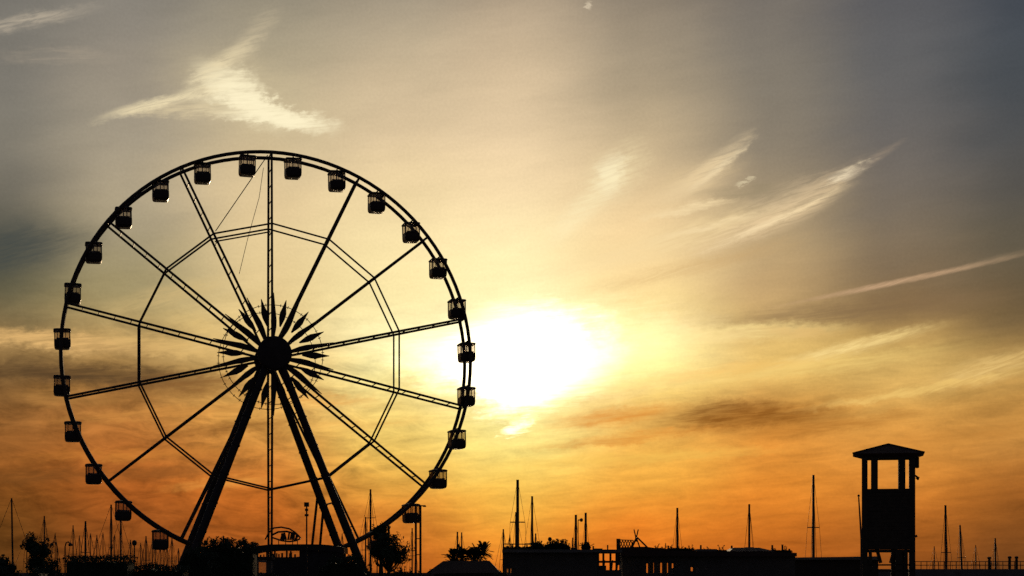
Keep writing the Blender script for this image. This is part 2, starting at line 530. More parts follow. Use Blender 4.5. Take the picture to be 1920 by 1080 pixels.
# local frame: x = in the wheel's plane, -y = axis towards the viewer, z up
NS = 14
TR, TH_HUB = 1.62, 2.2


def wp(ang, r, t):          # ang clockwise from the top
    return Vector((math.sin(ang) * r, -t, CZ + math.cos(ang) * r))


SEG = 112
for t in (TR, -TR):
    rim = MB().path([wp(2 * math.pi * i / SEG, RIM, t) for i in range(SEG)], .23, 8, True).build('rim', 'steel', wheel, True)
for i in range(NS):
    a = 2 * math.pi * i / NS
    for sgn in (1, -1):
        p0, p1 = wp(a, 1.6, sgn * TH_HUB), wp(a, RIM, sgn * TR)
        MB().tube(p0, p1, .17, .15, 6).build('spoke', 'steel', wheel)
    for k in range(1, 12):
        f = k / 12.0
        tt = TH_HUB + (TR - TH_HUB) * f; rr = 1.6 + (RIM - 1.6) * f
        MB().tube(wp(a, rr, tt), wp(a, rr, -tt), .07, None, 5).build('rung', 'steel', wheel)
    # cross beams tying the two rims at the gondola axles and the spokes
    MB().tube(wp(a, RIM, TR), wp(a, RIM, -TR), .10, None, 6).build('rim_tie', 'steel', wheel)
# inner ring of struts, one polygon in each plane of spokes
ri = 16.5
fi = (ri - 1.6) / (RIM - 1.6); ti = TH_HUB + (TR - TH_HUB) * fi
for i in range(NS):
    a, b = 2 * math.pi * i / NS, 2 * math.pi * (i + 1) / NS
    for sgn in (1, -1):
        MB().tube(wp(a, ri, sgn * ti), wp(b, ri, sgn * ti), .12, None, 6).build('ring_strut', 'steel', wheel)
# the one extra strut and the slack rope in the top left bay
a13 = 2 * math.pi * 13 / NS
MB().tube(wp(a13, ri - .7, 0), wp(2 * math.pi, ri - .7, 0), .10, None, 6).build('ring_strut', 'steel', wheel)
MB().tube(wp(a13 + .02, ri + .2, ti), wp(-.02, RIM - .4, TR), .06, None, 5).build('brace_rod', 'steel', wheel)
MB().path([wp(-.035, RIM - 1.6, 0), wp(-.07, 20, .2), wp(-.19, 15.0, .3), wp(-.36, 11.0, .2)], .035, 5).build('rope', 'rope', wheel)
# hub: drum, caps, flanges
HB = MB()
prof = [(.0, -4.6), (1.2, -4.6), (1.35, -4.3), (1.35, 4.3), (1.2, 4.6), (0, 4.6)]
h = MB().lathe([(r + .001, z) for r, z in prof], 28)
h.v = [(x, z, y + CZ) for x, y, z in h.v]
hub = h.build('hub', 'steel2', wheel)
for sgn in (1, -1):
    c = MB().lathe([(.001, 4.2), (2.0, 4.2), (2.12, 4.35), (2.12, 4.75), (1.9, 4.95), (.7, 5.1), (.001, 5.15)], 36)
    kq = 1.0 if sgn > 0 else .6
    c.v = [(x * kq, -sgn * (z - (0 if sgn > 0 else .6)), y * kq + CZ) for x, y, z in c.v]
    c.build('hub_cap', 'steel2', wheel)
    f_ = MB().lathe([(1.3, 1.8), (1.75, 1.8), (1.75, 2.6), (1.3, 2.6)], 28)
    f_.v = [(x, -sgn * z, y + CZ) for x, y, z in f_.v]
    f_.build('hub_flange', 'steel2', hub)
# pointed fins between the spokes and long fins on them
for i in range(NS):
    for half, (r0, rm, r1, w_) in ((0, (2.0, 4.2, 7.6, .36)), (.5, (3.5, 5.2, 6.9, .40))):
        a = 2 * math.pi * (i + half) / NS
        t0 = 3.7
        ax = Vector((math.sin(a), 0, math.cos(a))); pe = Vector((math.cos(a), 0, -math.sin(a)))
        pr = [(r0, .09), (r0 + (rm - r0) * .6, w_ * .9), (rm, w_), (rm + (r1 - rm) * .45, w_ * .55), (r1, .03)]
        out = [(r, q) for r, q in pr] + [(r, -q) for r, q in pr[::-1]]
        n = len(out)
        vs = [Vector((0, -t0 - .06, CZ)) + ax * r + pe * q for r, q in out] + [Vector((0, -t0 + .06, CZ)) + ax * r + pe * q for r, q in out]
        MB().add(vs, [tuple(range(n)), tuple(range(n, 2 * n))[::-1]] + [(k, n + k, n + (k + 1) % n, (k + 1) % n) for k in range(n)]).build('hub_fin', 'steel', wheel)
for t, r in ((3.25, 6.15), (-3.25, 6.15)):
    MB().path([wp(2 * math.pi * i / 56, r, t) for i in range(56)], .045, 5, True).build('light_ring', 'steel', wheel)
    m = MB()
    for i in range(42):
        a = 2 * math.pi * i / 42; m.tube(wp(a, r - .18, t), wp(a, r + .18, t), .045, None, 5)
    m.build('ring_lamps', 'steel', wheel)
# slanted legs
for sgn in (1, -1):
    for sd_ in (-1, 1):
        top = Vector((sd_ * .7, -sgn * 4.0, CZ - .8)); foot = Vector((sd_ * 11.6, -sgn * 6.2, .45))
        dirv = (foot - top).normalized()
        L = (foot - top).length
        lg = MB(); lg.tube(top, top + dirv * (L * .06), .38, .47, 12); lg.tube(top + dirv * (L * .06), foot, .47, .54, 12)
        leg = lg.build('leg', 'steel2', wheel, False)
        for k in range(1, 8):
            c = top + dirv * (L * k / 8.0); MB().tube(c - dirv * .09, c + dirv * .09, .575, None, 12).build('leg_flange', 'steel2', leg)
        MB().box(foot.x - 1.2, foot.x + 1.2, foot.y - 1.2, foot.y + 1.2, 0.02, .5).build('foot_pad', 'concrete', wheel)
    # ladder up the right leg
for sd_ in (-1, 1):
    for f in (.62, .86):
        p = [Vector((sd_ * (.7 + 10.9 * f), -s_ * (4.0 + 2.2 * f), CZ - .8 + (.45 - CZ + .8) * f)) for s_ in (1, -1)]
        MB().tube(p[0], p[1], .12, None, 6).build('leg_tie', 'steel2', wheel)
# props leaning from the right legs
MB().tube((6.7, 5.0, gz(925, D0)), (5.6, 6.6, .2), .17, None, 8).build('prop', 'steel2', wheel)
MB().tube((7.5, 5.2, gz(945, D0)), (6.75, 6.6, .2), .17, None, 8).build('prop', 'steel2', wheel)

# gondolas
def make_gondola():
    """origin at the axle; x along the rim, y along the axle"""
    g = bpy.data.objects.new('gondola', None); COL.objects.link(g); g.empty_display_size = .3
    hw, hd = .98, 1.10

    def ring(k, z, n=12):          # rounded square
        pts = []
        for q, (sx, sy) in enumerate(((1, 1), (-1, 1), (-1, -1), (1, -1))):
            rad = .17 * k
            cx, cy = sx * (hw * k - rad), sy * (hd * k - rad)
            for j in range(3):
                a = math.pi / 2 * q + math.pi / 4 * j
                pts.append((cx + rad * math.cos(a), cy + rad * math.sin(a), z))
        return pts

    def loft(levels):
        m = MB(); rs = [ring(k, z) for k, z in levels]; n = 12
        vs = [p for r_ in rs for p in r_]; fs = []
        for i in range(len(rs) - 1):
            for k in range(n): fs.append((i * n + k, i * n + (k + 1) % n, (i + 1) * n + (k + 1) % n, (i + 1) * n + k))
        fs += [tuple(range(n))[::-1], tuple(range((len(rs) - 1) * n, len(rs) * n))]
        return m.add(vs, fs)
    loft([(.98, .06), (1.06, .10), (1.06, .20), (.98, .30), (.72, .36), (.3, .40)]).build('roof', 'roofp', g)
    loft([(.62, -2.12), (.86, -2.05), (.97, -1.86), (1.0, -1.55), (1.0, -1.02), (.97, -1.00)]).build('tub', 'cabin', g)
    for sx in (-1, 1):
        for sy in (-1, 1):
            MB().box(*sorted((sx * .84, sx * .95)), *sorted((sy * .96, sy * 1.08)), -1.01, .07).build('corner_post', 'cabin', g)
    for sy in (-1, 1):
        MB().box(-.60, -.54, *sorted((sy * 1.03, sy * 1.075)), -1.01, .07).build('mullion', 'cabin', g)
        MB().box(.38, .44, *sorted((sy * 1.03, sy * 1.075)), -1.01, .07).build('mullion', 'cabin', g)
        MB().box(-.84, .84, *sorted((sy * 1.045, sy * 1.055)), -1.00, .06).build('pane', 'smoke', g)
        MB().box(-.70, .70, *sorted((sy * .42, sy * .93)), -1.8, -1.35).build('seat', 'seat', g)
        MB().box(-.72, .72, *sorted((sy * .82, sy * .93)), -1.34, -.80).build('seat_back', 'seat', g)
    for sx in (-1, 1):
        MB().box(*sorted((sx * .89, sx * .90)), -1.0, 1.0, -1.00, .06).build('pane', 'smoke', g)
    MB().tube((0, 0, -1.8), (0, 0, .1), .07, None, 8).build('centre_pole', 'steel', g)
    MB().tube((0, -TR + .16, .50), (0, TR - .16, .50), .09, None, 8).build('axle', 'steel', g)
    for sy in (-1, 1):
        MB().tube((0, sy * .6, .50), (0, sy * .6, .30), .08, None, 6).build('hanger', 'steel', g)
    return g


ORD = ['first', 'second', 'third', 'fourth', 'fifth', 'sixth', 'seventh', 'eighth', 'ninth', 'tenth', 'eleventh', 'twelfth', 'thirteenth', 'fourteenth']
proto = make_gondola()
rotm = Matrix.Rotation(TH, 3, 'Z')
for i in range(28):
    a = 2 * math.pi * (i + .5) / 28
    p = Vector((WX, D0, 0)) + rotm @ wp(a, RIM, 0)
    g = proto if i == 0 else copy_tree(proto)
    g.location = p - Vector((0, 0, .50)); g.rotation_euler = (0, R(random.uniform(-1.6, 1.6)), TH)
    if i < 14: lb = 'dark glazed gondola on the ferris wheel rim, %s clockwise from the top spoke' % ORD[i]
    else: lb = 'dark glazed gondola on the ferris wheel rim, %s anticlockwise from the top spoke' % ORD[27 - i]
    tag(g, lb, 'gondola', 'gondolas hanging around the ferris wheel')

# boarding station under the wheel
sx0, sD = WX + 1.0, 209.0
st = thing('boarding_station', 'low dark boarding station with flat canopy beneath the ferris wheel hub', 'station', (sx0, sD, 0), 0)
pm = 3277.0 / sD
def lx(px): return gx(px, sD) - sx0
zc = gz(1021, sD)
m = MB()
pts = []
for i in range(13):
    f = i / 12.0; x = lx(474) + (lx(648) - lx(474)) * f
    pts.append((x, zc - .40 * (2 * f - 1) ** 4))
poly = pts + [(x, z - .72) for x, z in pts[::-1]]
m.prism(poly, 'y', -2.2, 3.0); m.build('canopy', 'dark', st)
MB().box(lx(440), lx(660), -3.0, 3.5, 0, 1.15).build('platform', 'concrete', st)
zg = gz(1045, sD)
MB().box(lx(504), lx(646), -2.0, -1.85, 1.15, zg).build('front_panel', 'dark', st)
MB().box(lx(566), lx(646), -1.84, -1.7, zg, zc - .75).build('front_panel', 'dark', st)
MB().box(lx(505), lx(646), 2.4, 2.55, 1.15, zg).build('back_panel', 'dark', st)
for px in (476, 504, 511, 541, 566, 600, 644):
    MB().box(lx(px) - .1, lx(px) + .1, -1.69, -1.5, 1.15, zc - .75).build('post', 'dark', st)
    MB().box(lx(px) - .1, lx(px) + .1, 2.0, 2.2, 1.15, zc - .75).build('post', 'dark', st)
for px in (480, 487, 493, 499, 517, 523, 527, 533, 547, 550, 557):
    w_ = random.uniform(.06, .13)
    MB().box(lx(px) - w_, lx(px) + w_, -1.95, -1.9, zg - .3, zg + random.uniform(.25, .6)).build('baluster', 'dark', st)
MB().box(lx(474), lx(505), -1.95, -1.88, gz(1049, sD), zg).build('ticket_lintel', 'dark', st)
# eye-shaped sign on the canopy
ey = thing('eye_shaped_sign', 'eye-shaped metal sign frame standing on the boarding canopy', 'sign', (gx(536, sD), sD - 1.2, zc - .05))
def epx(px, py): return (gx(px, sD) - gx(536, sD), gz(py, sD) - zc + .05)
def curve(ps, y=0.0): return [(epx(*p)[0], y, epx(*p)[1]) for p in ps]
MB().path(curve([(500, 1012), (506, 1000), (516, 990.5), (530, 989), (545, 992), (556, 999), (563, 1006), (566, 1010)]), .10, 6).build('upper_arc', 'dark', ey)
MB().path(curve([(566, 1010), (558, 1014), (545, 1016), (530, 1014), (512, 1008)]), .10, 6).build('lower_arc', 'dark', ey)
MB().path(curve([(512, 1004), (524, 998), (540, 997), (556, 1001), (562, 1007)]), .12, 6).build('inner_arc', 'dark', ey)
q = MB()
for i in range(9):
    a = 528 + i * 3.6
    q.tube((epx(a, 1013)[0], 0, epx(a, 1013)[1]), (epx(a + random.uniform(-4, 4), 1000)[0], 0, epx(a, 999.5 + abs(i - 3) * .5)[1]), random.uniform(.07, .16), None, 5)
q.build('lattice_infill', 'dark', ey)
q = MB()
for px in (512, 525, 538, 551, 560): q.tube((epx(px, 1024)[0], 0, 0), (epx(px, 1013)[0], 0, epx(px, 1013)[1]), .05, None, 6)
q.build('stand', 'dark', ey)
# ticket booth
tb = thing('ticket_booth', 'small ticket booth with a pale window left of the wheel station', 'booth', (gx(492, 196), 196, 0))
b = MB(); k = 196 / F
for x0, x1 in ((-17, -9), (10, 18)): b.box(x0 * k, x1 * k, -1, 1, 0, gz(1046, 196))
b.build('wall', 'plaster', tb)
MB().box(-8.99 * k, 9.99 * k, -1, 1, 0, gz(1078, 196)).build('counter_wall', 'plaster', tb)
MB().box(-20 * k, 21 * k, -1.3, 1.3, gz(1050, 196), gz(1044, 196)).build('roof', 'dark', tb)
MB().box(-8.98 * k, 9.98 * k, -.9, -.88, gz(1078, 196), gz(1050, 196)).build('pane', 'glass', tb)
MB().box(-8.98 * k, 9.98 * k, .88, .9, gz(1078, 196), gz(1050, 196)).build('pane', 'glass', tb)

# ------------------------------------------------------------------ watchtower
TD = 70.0
tx = gx(1665.5, TD)
tw = thing('watchtower', 'square wooden lookout tower on stilts with a low hipped roof', 'tower', (tx, TD, 0), -math.atan(tx / TD) + R(.6))
pu = TD / F
hw = 48.5 * pu; hd = .6 * hw
def Zt(py): return gz(py, TD)
# hipped roof
ez, apz = Zt(852), Zt(833)
ov = 65 * pu; ovy = hd + 9 * pu
hb_, hc_, bz_ = hw + .01, hd + .01, Zt(858)
rv = [(sx * ov, sy * ovy, z) for z in (ez, ez - .025) for sx, sy in ((-1, -1), (1, -1), (1, 1), (-1, 1))] + [(sx * hb_, sy * hc_, bz_) for sx, sy in ((-1, -1), (1, -1), (1, 1), (-1, 1))] + [(0, 0, apz)]
rq_ = [(k, (k + 1) % 4, 12) for k in range(4)] + [(k, 4 + k, 4 + (k + 1) % 4, (k + 1) % 4) for k in range(4)] + [(4 + k, 8 + k, 8 + (k + 1) % 4, 4 + (k + 1) % 4) for k in range(4)] + [(8, 11, 10, 9)]
rf = MB().add(rv, rq_).build('roof', 'tile', tw)
m = MB()
for sx, sy in ((-1, -1), (1, -1), (1, 1), (-1, 1)): m.tube((sx * ov, sy * ovy, ez + .01), (0, 0, apz + .01), .035, None, 6)
m.build('hip_ridge', 'tile', rf)
for sy in (-1, 1):
    MB().box(-hw, hw, *sorted((sy * (hd - .10), sy * hd)), Zt(861), Zt(858.2)).build('head_beam', 'wood', tw)
    MB().box(*sorted((sy * (hw - .10), sy * hw)), -hd + .1, hd - .1, Zt(861), Zt(858.2)).build('head_beam', 'wood', tw)
for sx in (-1, 1):
    for sy in (-1, 1):
        MB().box(*sorted((sx * (hw - 10.5 * pu), sx * (hw + .004))), *sorted((sy * (hd - .22), sy * (hd + .004))), 0, Zt(859.5)).build('corner_post', 'wood', tw)
for sy in (-1, 1):
    for x in (-25.5, 24.5):
        MB().box((x - 6.3) * pu, (x + 6.3) * pu, *sorted((sy * (hd - .12), sy * (hd - .005))), Zt(918), Zt(859.7)).build('window_post', 'wood', tw)
        MB().box(*sorted((sy * (hw - .12), sy * (hw - .005))), (x * .6 - 4) * pu, (x * .6 + 4) * pu, Zt(918), Zt(859.7)).build('window_post', 'wood', tw)
# boarded walls, board by board
z0, z1 = Zt(1030), Zt(917.5)
nb = 16
bh = (z1 - z0) / nb
for i in range(nb):
    for k_, (a0, a1, b0, b1) in enumerate(((-hw + .01, hw - .01, -hd + .02, -hd + .06), (-hw + .01, hw - .01, hd - .06, hd - .02), (-hw + .02, -hw + .06, -hd + .07, hd - .07), (hw - .06, hw - .02, -hd + .07, hd - .07))):
        j = random.uniform(-.004, .004)
        MB().box(a0, a1, b0 + j, b1 + j, z0 + i * bh, z0 + (i + 1) * bh - .006).build('board', 'wood', tw)
MB().box(-hw + .07, hw - .07, -hd + .07, hd - .07, z0 - .12, z0 - .02).build('floor', 'wood', tw)
MB().box(-hw + .12, hw - .12, -hd + .12, hd - .12, z1 - .9, z1 - .02).build('cabin_deck', 'wood', tw)
# stilts and bracing beneath the box
for x in (-33, 16, 22.5, 32):
    MB().box((x - 3.2) * pu, (x + 3.2) * pu, -hd + .05, -hd + .2, 0, z0 - .02).build('stilt', 'wood', tw)
MB().box(5 * pu, 30 * pu, hd - .3, hd - .1, 0, z0 - .02).build('stair_shaft', 'wood', tw)
for sy in (-1, 1):
    for py in (1058, 1069):
        MB().box(-hw + .1, hw - .1, *sorted((sy * (hd - .05), sy * (hd - .13))), Zt(py + 2.5), Zt(py)).build('stilt_rail', 'wood', tw)
MB().tube((-14 * pu, -hd + .1, Zt(1056)), (-21 * pu, -hd + .1, z0), .07, None, 4).build('knee_brace', 'wood', tw)
MB().tube((4 * pu, -hd + .1, Zt(1056)), (11 * pu, -hd + .1, z0), .07, None, 4).build('knee_brace', 'wood', tw)
# things fixed on the right-hand side
lp = MB(); lp.box(hw + .0, hw + .16, -.30, .05, Zt(878), Zt(859)); lp.tube((hw + .08, -.12, Zt(879)), (hw + .08, -.12, ez - .1), .03, None, 6)
lp.build('floodlight', 'dark', tw)
sp = MB(); sp.tube((hw, -.1, Zt(892)), (hw + .16, -.1, Zt(898)), .035, .05, 8); sp.tube((hw + .1, -.1, Zt(896)), (hw + .13, -.1, Zt(901)), .09, .03, 8); sp.build('loudspeaker', 'dark', tw)
MB().tube((hw + .02, -.5, Zt(1004)), (hw + .06, -.5, Zt(1008)), .05, None, 8).build('junction_box', 'dark', tw)
# flagpole leaning at the left of the tower
fp = thing('flagpole', 'thin bare pole standing close to the left side of the lookout tower', 'pole', (gx(1616, 66), 66, 0))
k = 66 / F
MB().path([(0, 0, 0), (-.02, 0, gz(1010, 66)), (-6 * k, 0, gz(932, 66))], .04, 8, rr=[.045, .04, .025]).build('shaft', 'mast', fp)
MB().lathe([(.001, 0), (.04, .02), (.05, .05), (.03, .09), (.001, .1)], 10, (-6 * k, 0, gz(932, 66))).build('finial', 'mast', fp)
MB().lathe([(.14, 0), (.14, .06), (.06, .1)], 10).build('base', 'concrete', fp)

# ------------------------------------------------------------------ mole railing
RD = 238.2
rl = thing('mole_railing', 'thin metal railing running along the mole right of the lookout tower', 'railing', (gx(1716, RD), RD, gz(1067, RD)))
L = gx(1990, RD) - gx(1716, RD)
hr = gz(1052.5, RD) - gz(1067, RD)
for f in (.97, .5): MB().tube((0, 0, hr * f), (L, 0, hr * f), .05, None, 6).build('rail', 'dark', rl)
n = 26
for i in range(n): MB().tube((L * i / (n - 1), 0, 0), (L * i / (n - 1), 0, hr), .055, None, 6).build('post', 'dark', rl)
for j, (px, h_) in enumerate(((1855, 1044), (1893, 1043), (1906, 1043))):
    o = thing('mooring_post', ['short mooring post on the mole below the rightmost mast', 'left post of the close pair at the right end of the mole', 'right post of the close pair at the right end of the mole'][j], 'post', (gx(px, 241), 241, gz(1067, 238)), group='mooring posts on the mole')
    hh = gz(h_, 241) - gz(1067, 238)
    MB().lathe([(.2, 0), (.2, hh * .75), (.16, hh * .8)], 10).build('shaft', 'dark', o)
    MB().lathe([(.16, hh * .8), (.27, hh * .85), (.27, hh * .96), (.14, hh)], 10).build('head', 'dark', o)

# ------------------------------------------------------------------ sailing boats
WATER = -1.2
def sailboat(px, top, D, label, yaw=80, lean=0.0, rad=.12, spread=(.55,), Lh=9.5, sw=1.0, boom=True):
    x = gx(px, D)
    o = thing('sailboat', label, 'sailboat', (x, D, WATER), R(yaw), 'sailing boats in the marina')
    H = gz(top, D) - WATER; rad *= 1.2
    Bm = Lh * .30
    secs = []
    for f, bw, zk, zd in ((-.5, .72, .05, .95), (-.25, .95, -.45, .9), (0, 1.0, -.6, .92), (.25, .78, -.5, 1.0), (.42, .32, -.25, 1.15), (.5, .03, .35, 1.28)):
        hb = Bm / 2 * bw
        secs.append([(f * Lh, -hb, zd), (f * Lh, -hb * .85, .25), (f * Lh, 0, zk), (f * Lh, hb * .85, .25), (f * Lh, hb, zd)])
    m = MB(); vs = [p for s_ in secs for p in s_]; fs = []
    for i in range(len(secs) - 1):
        for k in range(4): fs.append((i * 5 + k, i * 5 + k + 1, (i + 1) * 5 + k + 1, (i + 1) * 5 + k))
    fs.append((4, 3, 2, 1, 0)); m.add(vs, fs); m.build('hull', 'hull', o)
    d = MB(); vs = []
    for s_ in secs: vs += [(s_[0][0], s_[0][1] * .98, s_[0][2] - .03), (s_[4][0], s_[4][1] * .98, s_[4][2] - .03)]
    d.add(vs, [(i * 2, i * 2 + 1, i * 2 + 3, i * 2 + 2) for i in range(len(secs) - 1)]); d.build('deck', 'deck', o)
    MB().prism([(-Lh * .18, .88), (-Lh * .16, 1.35), (Lh * .10, 1.42), (Lh * .24, .98)], 'y', -Bm * .28, Bm * .28).build('cabin', 'hull', o)
    c, s_ = math.cos(R(-yaw)), math.sin(R(-yaw))
    dx, dy = lean * D / F * c, lean * D / F * s_
    mx = Lh * .06
    tp = Vector((mx + dx, dy, H)); bt = Vector((mx, 0, .9))
    mast = MB().tube(bt, tp, rad, rad * .75, 8).build('mast', 'mast', o)
    for f in spread:
        c0 = bt + (tp - bt) * f; w_ = Bm * .27 * sw
        MB().tube(c0 - Vector((0, w_, 0)), c0 + Vector((0, w_, 0)), rad * .3, None, 5).build('spreader', 'mast', mast)
    rr = .03
    MB().tube(tp, (Lh * .49, 0, 1.28), rr, None, 4).build('forestay', 'rope', o)
    MB().tube(tp, (-Lh * .48, 0, .95), rr, None, 4).build('backstay', 'rope', o)
    for sy in (-1, 1):
        c0 = bt + (tp - bt) * spread[0] + Vector((0, sy * Bm * .27 * sw, 0))
        MB().path([tp, c0, Vector((mx, sy * Bm * .46, .95))], rr, 4).build('shroud', 'rope', o)
    if boom:
        MB().tube((mx - .1, 0, 2.0), (-Lh * .38, 0, 2.1), rad * .7, None, 6).build('boom', 'mast', o)
        MB().path([(mx - .3, 0, 2.3), (-Lh * .15, 0, 2.4), (-Lh * .36, 0, 2.3)], .2, 6, rr=[.22, .2, .1]).build('sail_cover', 'canvas', o)
    return o


B = sailboat
B(17, 934, 290, 'sailing boat with tall mast at the far left edge of the picture', 20, -3, .15, (.5,), 11)
B(80, 967, 300, 'sailing boat whose mast rises from the leafy tree near the left edge', 76, 0, .12)
B(135, 985, 310, 'sailing boat with a thin short mast just right of the leftmost tree', 85, 0, .10)
B(158, 977, 285, 'sailing boat with a stout mast above the left end of the clipped hedge', 84, 0, .17)
B(180, 1003, 320, 'sailing boat with a low thin mast over the middle of the clipped hedge', 88, 0, .09)
B(202, 946, 280, 'sailing boat with the tallest mast over the clipped hedge', 40, 0, .15, (.5,), 10)
B(221, 972, 275, 'sailing boat whose mast rises directly below a lower left gondola', 45, 0, .14, (.5,), 9)
B(243, 1012, 320, 'small sailing boat with a thin mast beside the globe lamp', 86, 0, .09)
B(272, 1005, 300, 'sailing boat with a thin mast left of the lowest visible left gondola', 86, 0, .12)
B(284, 1014, 310, 'small sailing boat with a mast hard against the left of the lowest left gondola', 88, 0, .09)
B(321, 1008, 300, 'sailing boat with a thin mast just right of the lowest left gondola', 88, 0, .10)
for j, px in enumerate((290, 299, 306, 312)):
    B(px, 1022 + 3 * (j % 2), 325, 'small distant sailing boat beneath the lowest left gondola, %s from the left' % ORD[j], 88, 0, .08)
B(333, 1028, 318, 'low distant sailing boat just left of the wheel\'s left leg foot', 86, 0, .09)
B(46, 1000, 330, 'small distant sailing boat whose thin mast shows left of the leftmost tree top', 60, 0, .08)
B(101, 1000, 330, 'small distant sailing boat whose thin mast shows at the right of the leftmost tree', 80, 0, .08)
B(146, 1004, 335, 'small distant sailing boat between the two masts at the left end of the hedge', 85, 1, .08)
B(168, 1000, 335, 'small distant sailing boat just right of the stout mast over the hedge', 75, -1, .08)
B(191, 998, 330, 'small distant sailing boat left of the tallest mast over the hedge', 82, 0, .08)
B(212, 1002, 335, 'small distant sailing boat between the two tall masts over the hedge', 80, 1, .08)
B(262, 1018, 335, 'small distant sailing boat just right of the globe lamp', 84, 0, .08)
B(640, 1000, 330, 'small distant sailing boat seen between the wheel\'s right legs and the station', 80, 0, .08)
B(705, 985, 300, 'sailing boat whose thin mast crosses the lower right rim of the wheel', 78, 1, .09)
B(954, 1003, 310, 'small distant sailing boat just left of the tallest central mast', 70, 0, .09)
B(1830, 1022, 330, 'small distant sailing boat behind the mole railing between two taller masts', 80, 0, .08)
B(1752, 1024, 330, 'small distant sailing boat behind the mole railing beside the tower', 80, 0, .08)
B(690, 917, 262, 'sailing boat with a tall mast just right of the wheel\'s right legs', 60, 0, .15, (.45, .72), 11)
B(684, 969, 285, 'sailing boat with a shorter mast hard against the wheel\'s right leg foot', 82, 0, .12)
B(728, 985, 280, 'sailing boat with a thick low mast above the trees right of the wheel', 86, 0, .2)
B(772, 990, 300, 'sailing boat with a thin mast just left of the twin lamp poles', 86, 0, .12)
B(857, 997, 300, 'sailing boat with the left of two short masts above the spiky palm', 86, 0, .15)
B(866, 998, 305, 'sailing boat with the right of two short masts above the spiky palm', 86, -1, .13)
B(941, 992, 285, 'sailing boat with the short leftmost mast of the central cluster', 60, 0, .13, (.5,), 8)
B(963, 960, 275, 'sailing boat with a mast hard left of the tallest central mast', 50, 0, .12, (.4,), 9)
B(970, 899, 262, 'sailing boat with the tallest central mast and a crosstree halfway up', 86, 0, .24, (.62,), 12, 1.15)
B(997, 930, 268, 'sailing boat with the second tallest central mast and a low crosstree', 84, 0, .18, (.50,), 11, 1.3)
B(1004, 1000, 295, 'small sailing boat with a stub mast right of the two tall central masts', 86, 0, .14)
B(1071, 1008, 300, 'small sailing boat with a low mast left of the twin masts over the building', 50, 0, .12, (.5,), 7)
B(1079, 965, 262, 'sailing boat with the left of the twin masts over the flat-roofed building', 82, 0, .20, (.3,), 10)
B(1098, 961, 264, 'sailing boat with the right of the twin masts over the flat-roofed building', 86, 0, .20, (.3,), 10)
B(1269, 952, 270, 'sailing boat with a lone mast above the row of small windows', 76, 0, .18, (.5,), 9)
B(1403, 945, 272, 'sailing boat with forestay and shrouds above the raised hipped roof', 66, 0, .17, (.5,), 9)
B(1526, 890, 258, 'sailing boat with the tallest mast on the right, left of the lookout tower', 86, 0, .20, (.55,), 11)
B(1774, 947, 268, 'sailing boat with a tall mast right of the lookout tower', 70, -2, .18, (.45,), 9)
B(1806, 984, 280, 'sailing boat with a slightly leaning mast right of the tower', 86, -5, .15, (.5,), 8)
B(1868, 1009, 300, 'sailing boat with the short rightmost mast behind the mole railing', 86, -1, .15, (.5,), 8)

# ------------------------------------------------------------------ lamps and poles
o = thing('lamp_post', 'twin-poled lamp post with short arm below the lower right gondola', 'lamp post', (gx(784, 150), 150, 0))
k = 150 / F
for s_ in (-1, 1): MB().tube((s_ * 4.3 * k, 0, 0), (s_ * 4.3 * k, 0, gz(947, 150)), .11, .10, 8).build('pole', 'dark', o)
MB().tube((-6 * k, 0, gz(949, 150)), (14 * k, 0, gz(948, 150)), .05, None, 6).build('arm', 'dark', o)
MB().box(9 * k, 15 * k, -.12, .12, gz(950.5, 150), gz(948.5, 150)).build('lamp_head', 'dark', o)
for py in (980, 1010, 1040): MB().tube((-4.3 * k, 0, gz(py, 150)), (4.3 * k, 0, gz(py, 150)), .04, None, 6).build('rung', 'dark', o)
MB().lathe([(.45, 0), (.45, .15), (.3, .2)], 12).build('base', 'concrete', o)

o = thing('floodlight_pole', 'slim pole with stacked floodlights between the wheel\'s legs', 'pole', (gx(575, 190), 190, 0))
MB().tube((0, 0, 0), (0, 0, gz(944, 190)), .10, .08, 8).build('pole', 'dark', o)
for py, w_, h_ in ((946, .26, .48), (956, .17, .25), (966, .2, .25)):
    z = gz(py, 190); MB().box(-w_, w_, -.2, .12, z - h_ / 2, z + h_ / 2).build('floodlight', 'dark', o)
o = thing('globe_lamp', 'globe street lamp left of the wheel\'s left leg', 'street lamp', (gx(252, 120), 120, 0))
MB().tube((0, 0, 0), (0, 0, gz(1022, 120)), .06, .045, 8).build('post', 'dark', o)
MB().lathe([(.02, -.2), (.13, -.16), (.18, 0), (.13, .16), (.02, .2)], 12, (0, 0, gz(1018, 120))).build('globe', 'dark', o)
for j, (px, side) in enumerate(((107, -1), (122, 1))):
    o = thing('street_lamp', ['curved-arm street lamp at the right edge of the leftmost tree, left one', 'curved-arm street lamp at the right edge of the leftmost tree, right one'][j], 'street lamp', (gx(px, 92), 92, 0))
    k = 92 / F; z = gz(1016, 92)
    MB().path([(0, 0, 0), (0, 0, z - .25), (side * 2 * k, 0, z - .05), (side * 6 * k, 0, z), (side * 10 * k, 0, z - .1)], .035, 8).build('post', 'dark', o)
    MB().lathe([(.10, -.12), (.12, -.04), (.04, .04)], 10, (side * 10 * k, 0, z - .1)).build('lamp_head', 'dark', o)
o = thing('globe_lamp', 'small globe lamp above the bushes on the central building', 'lamp', (gx(1031, 126), 126, 0))
MB().tube((0, 0, 0), (0, 0, gz(1014, 126)), .05, None, 8).build('post', 'dark', o)
MB().lathe([(.02, -.16), (.11, -.12), (.15, 0), (.11, .12), (.02, .16)], 12, (0, 0, gz(1011, 126))).build('globe', 'dark', o)
o = thing('signal_lamp', 'small round lamp on a bracket between the twin masts', 'lamp', (gx(1084, 150), 150, 0))
z = gz(975, 150)
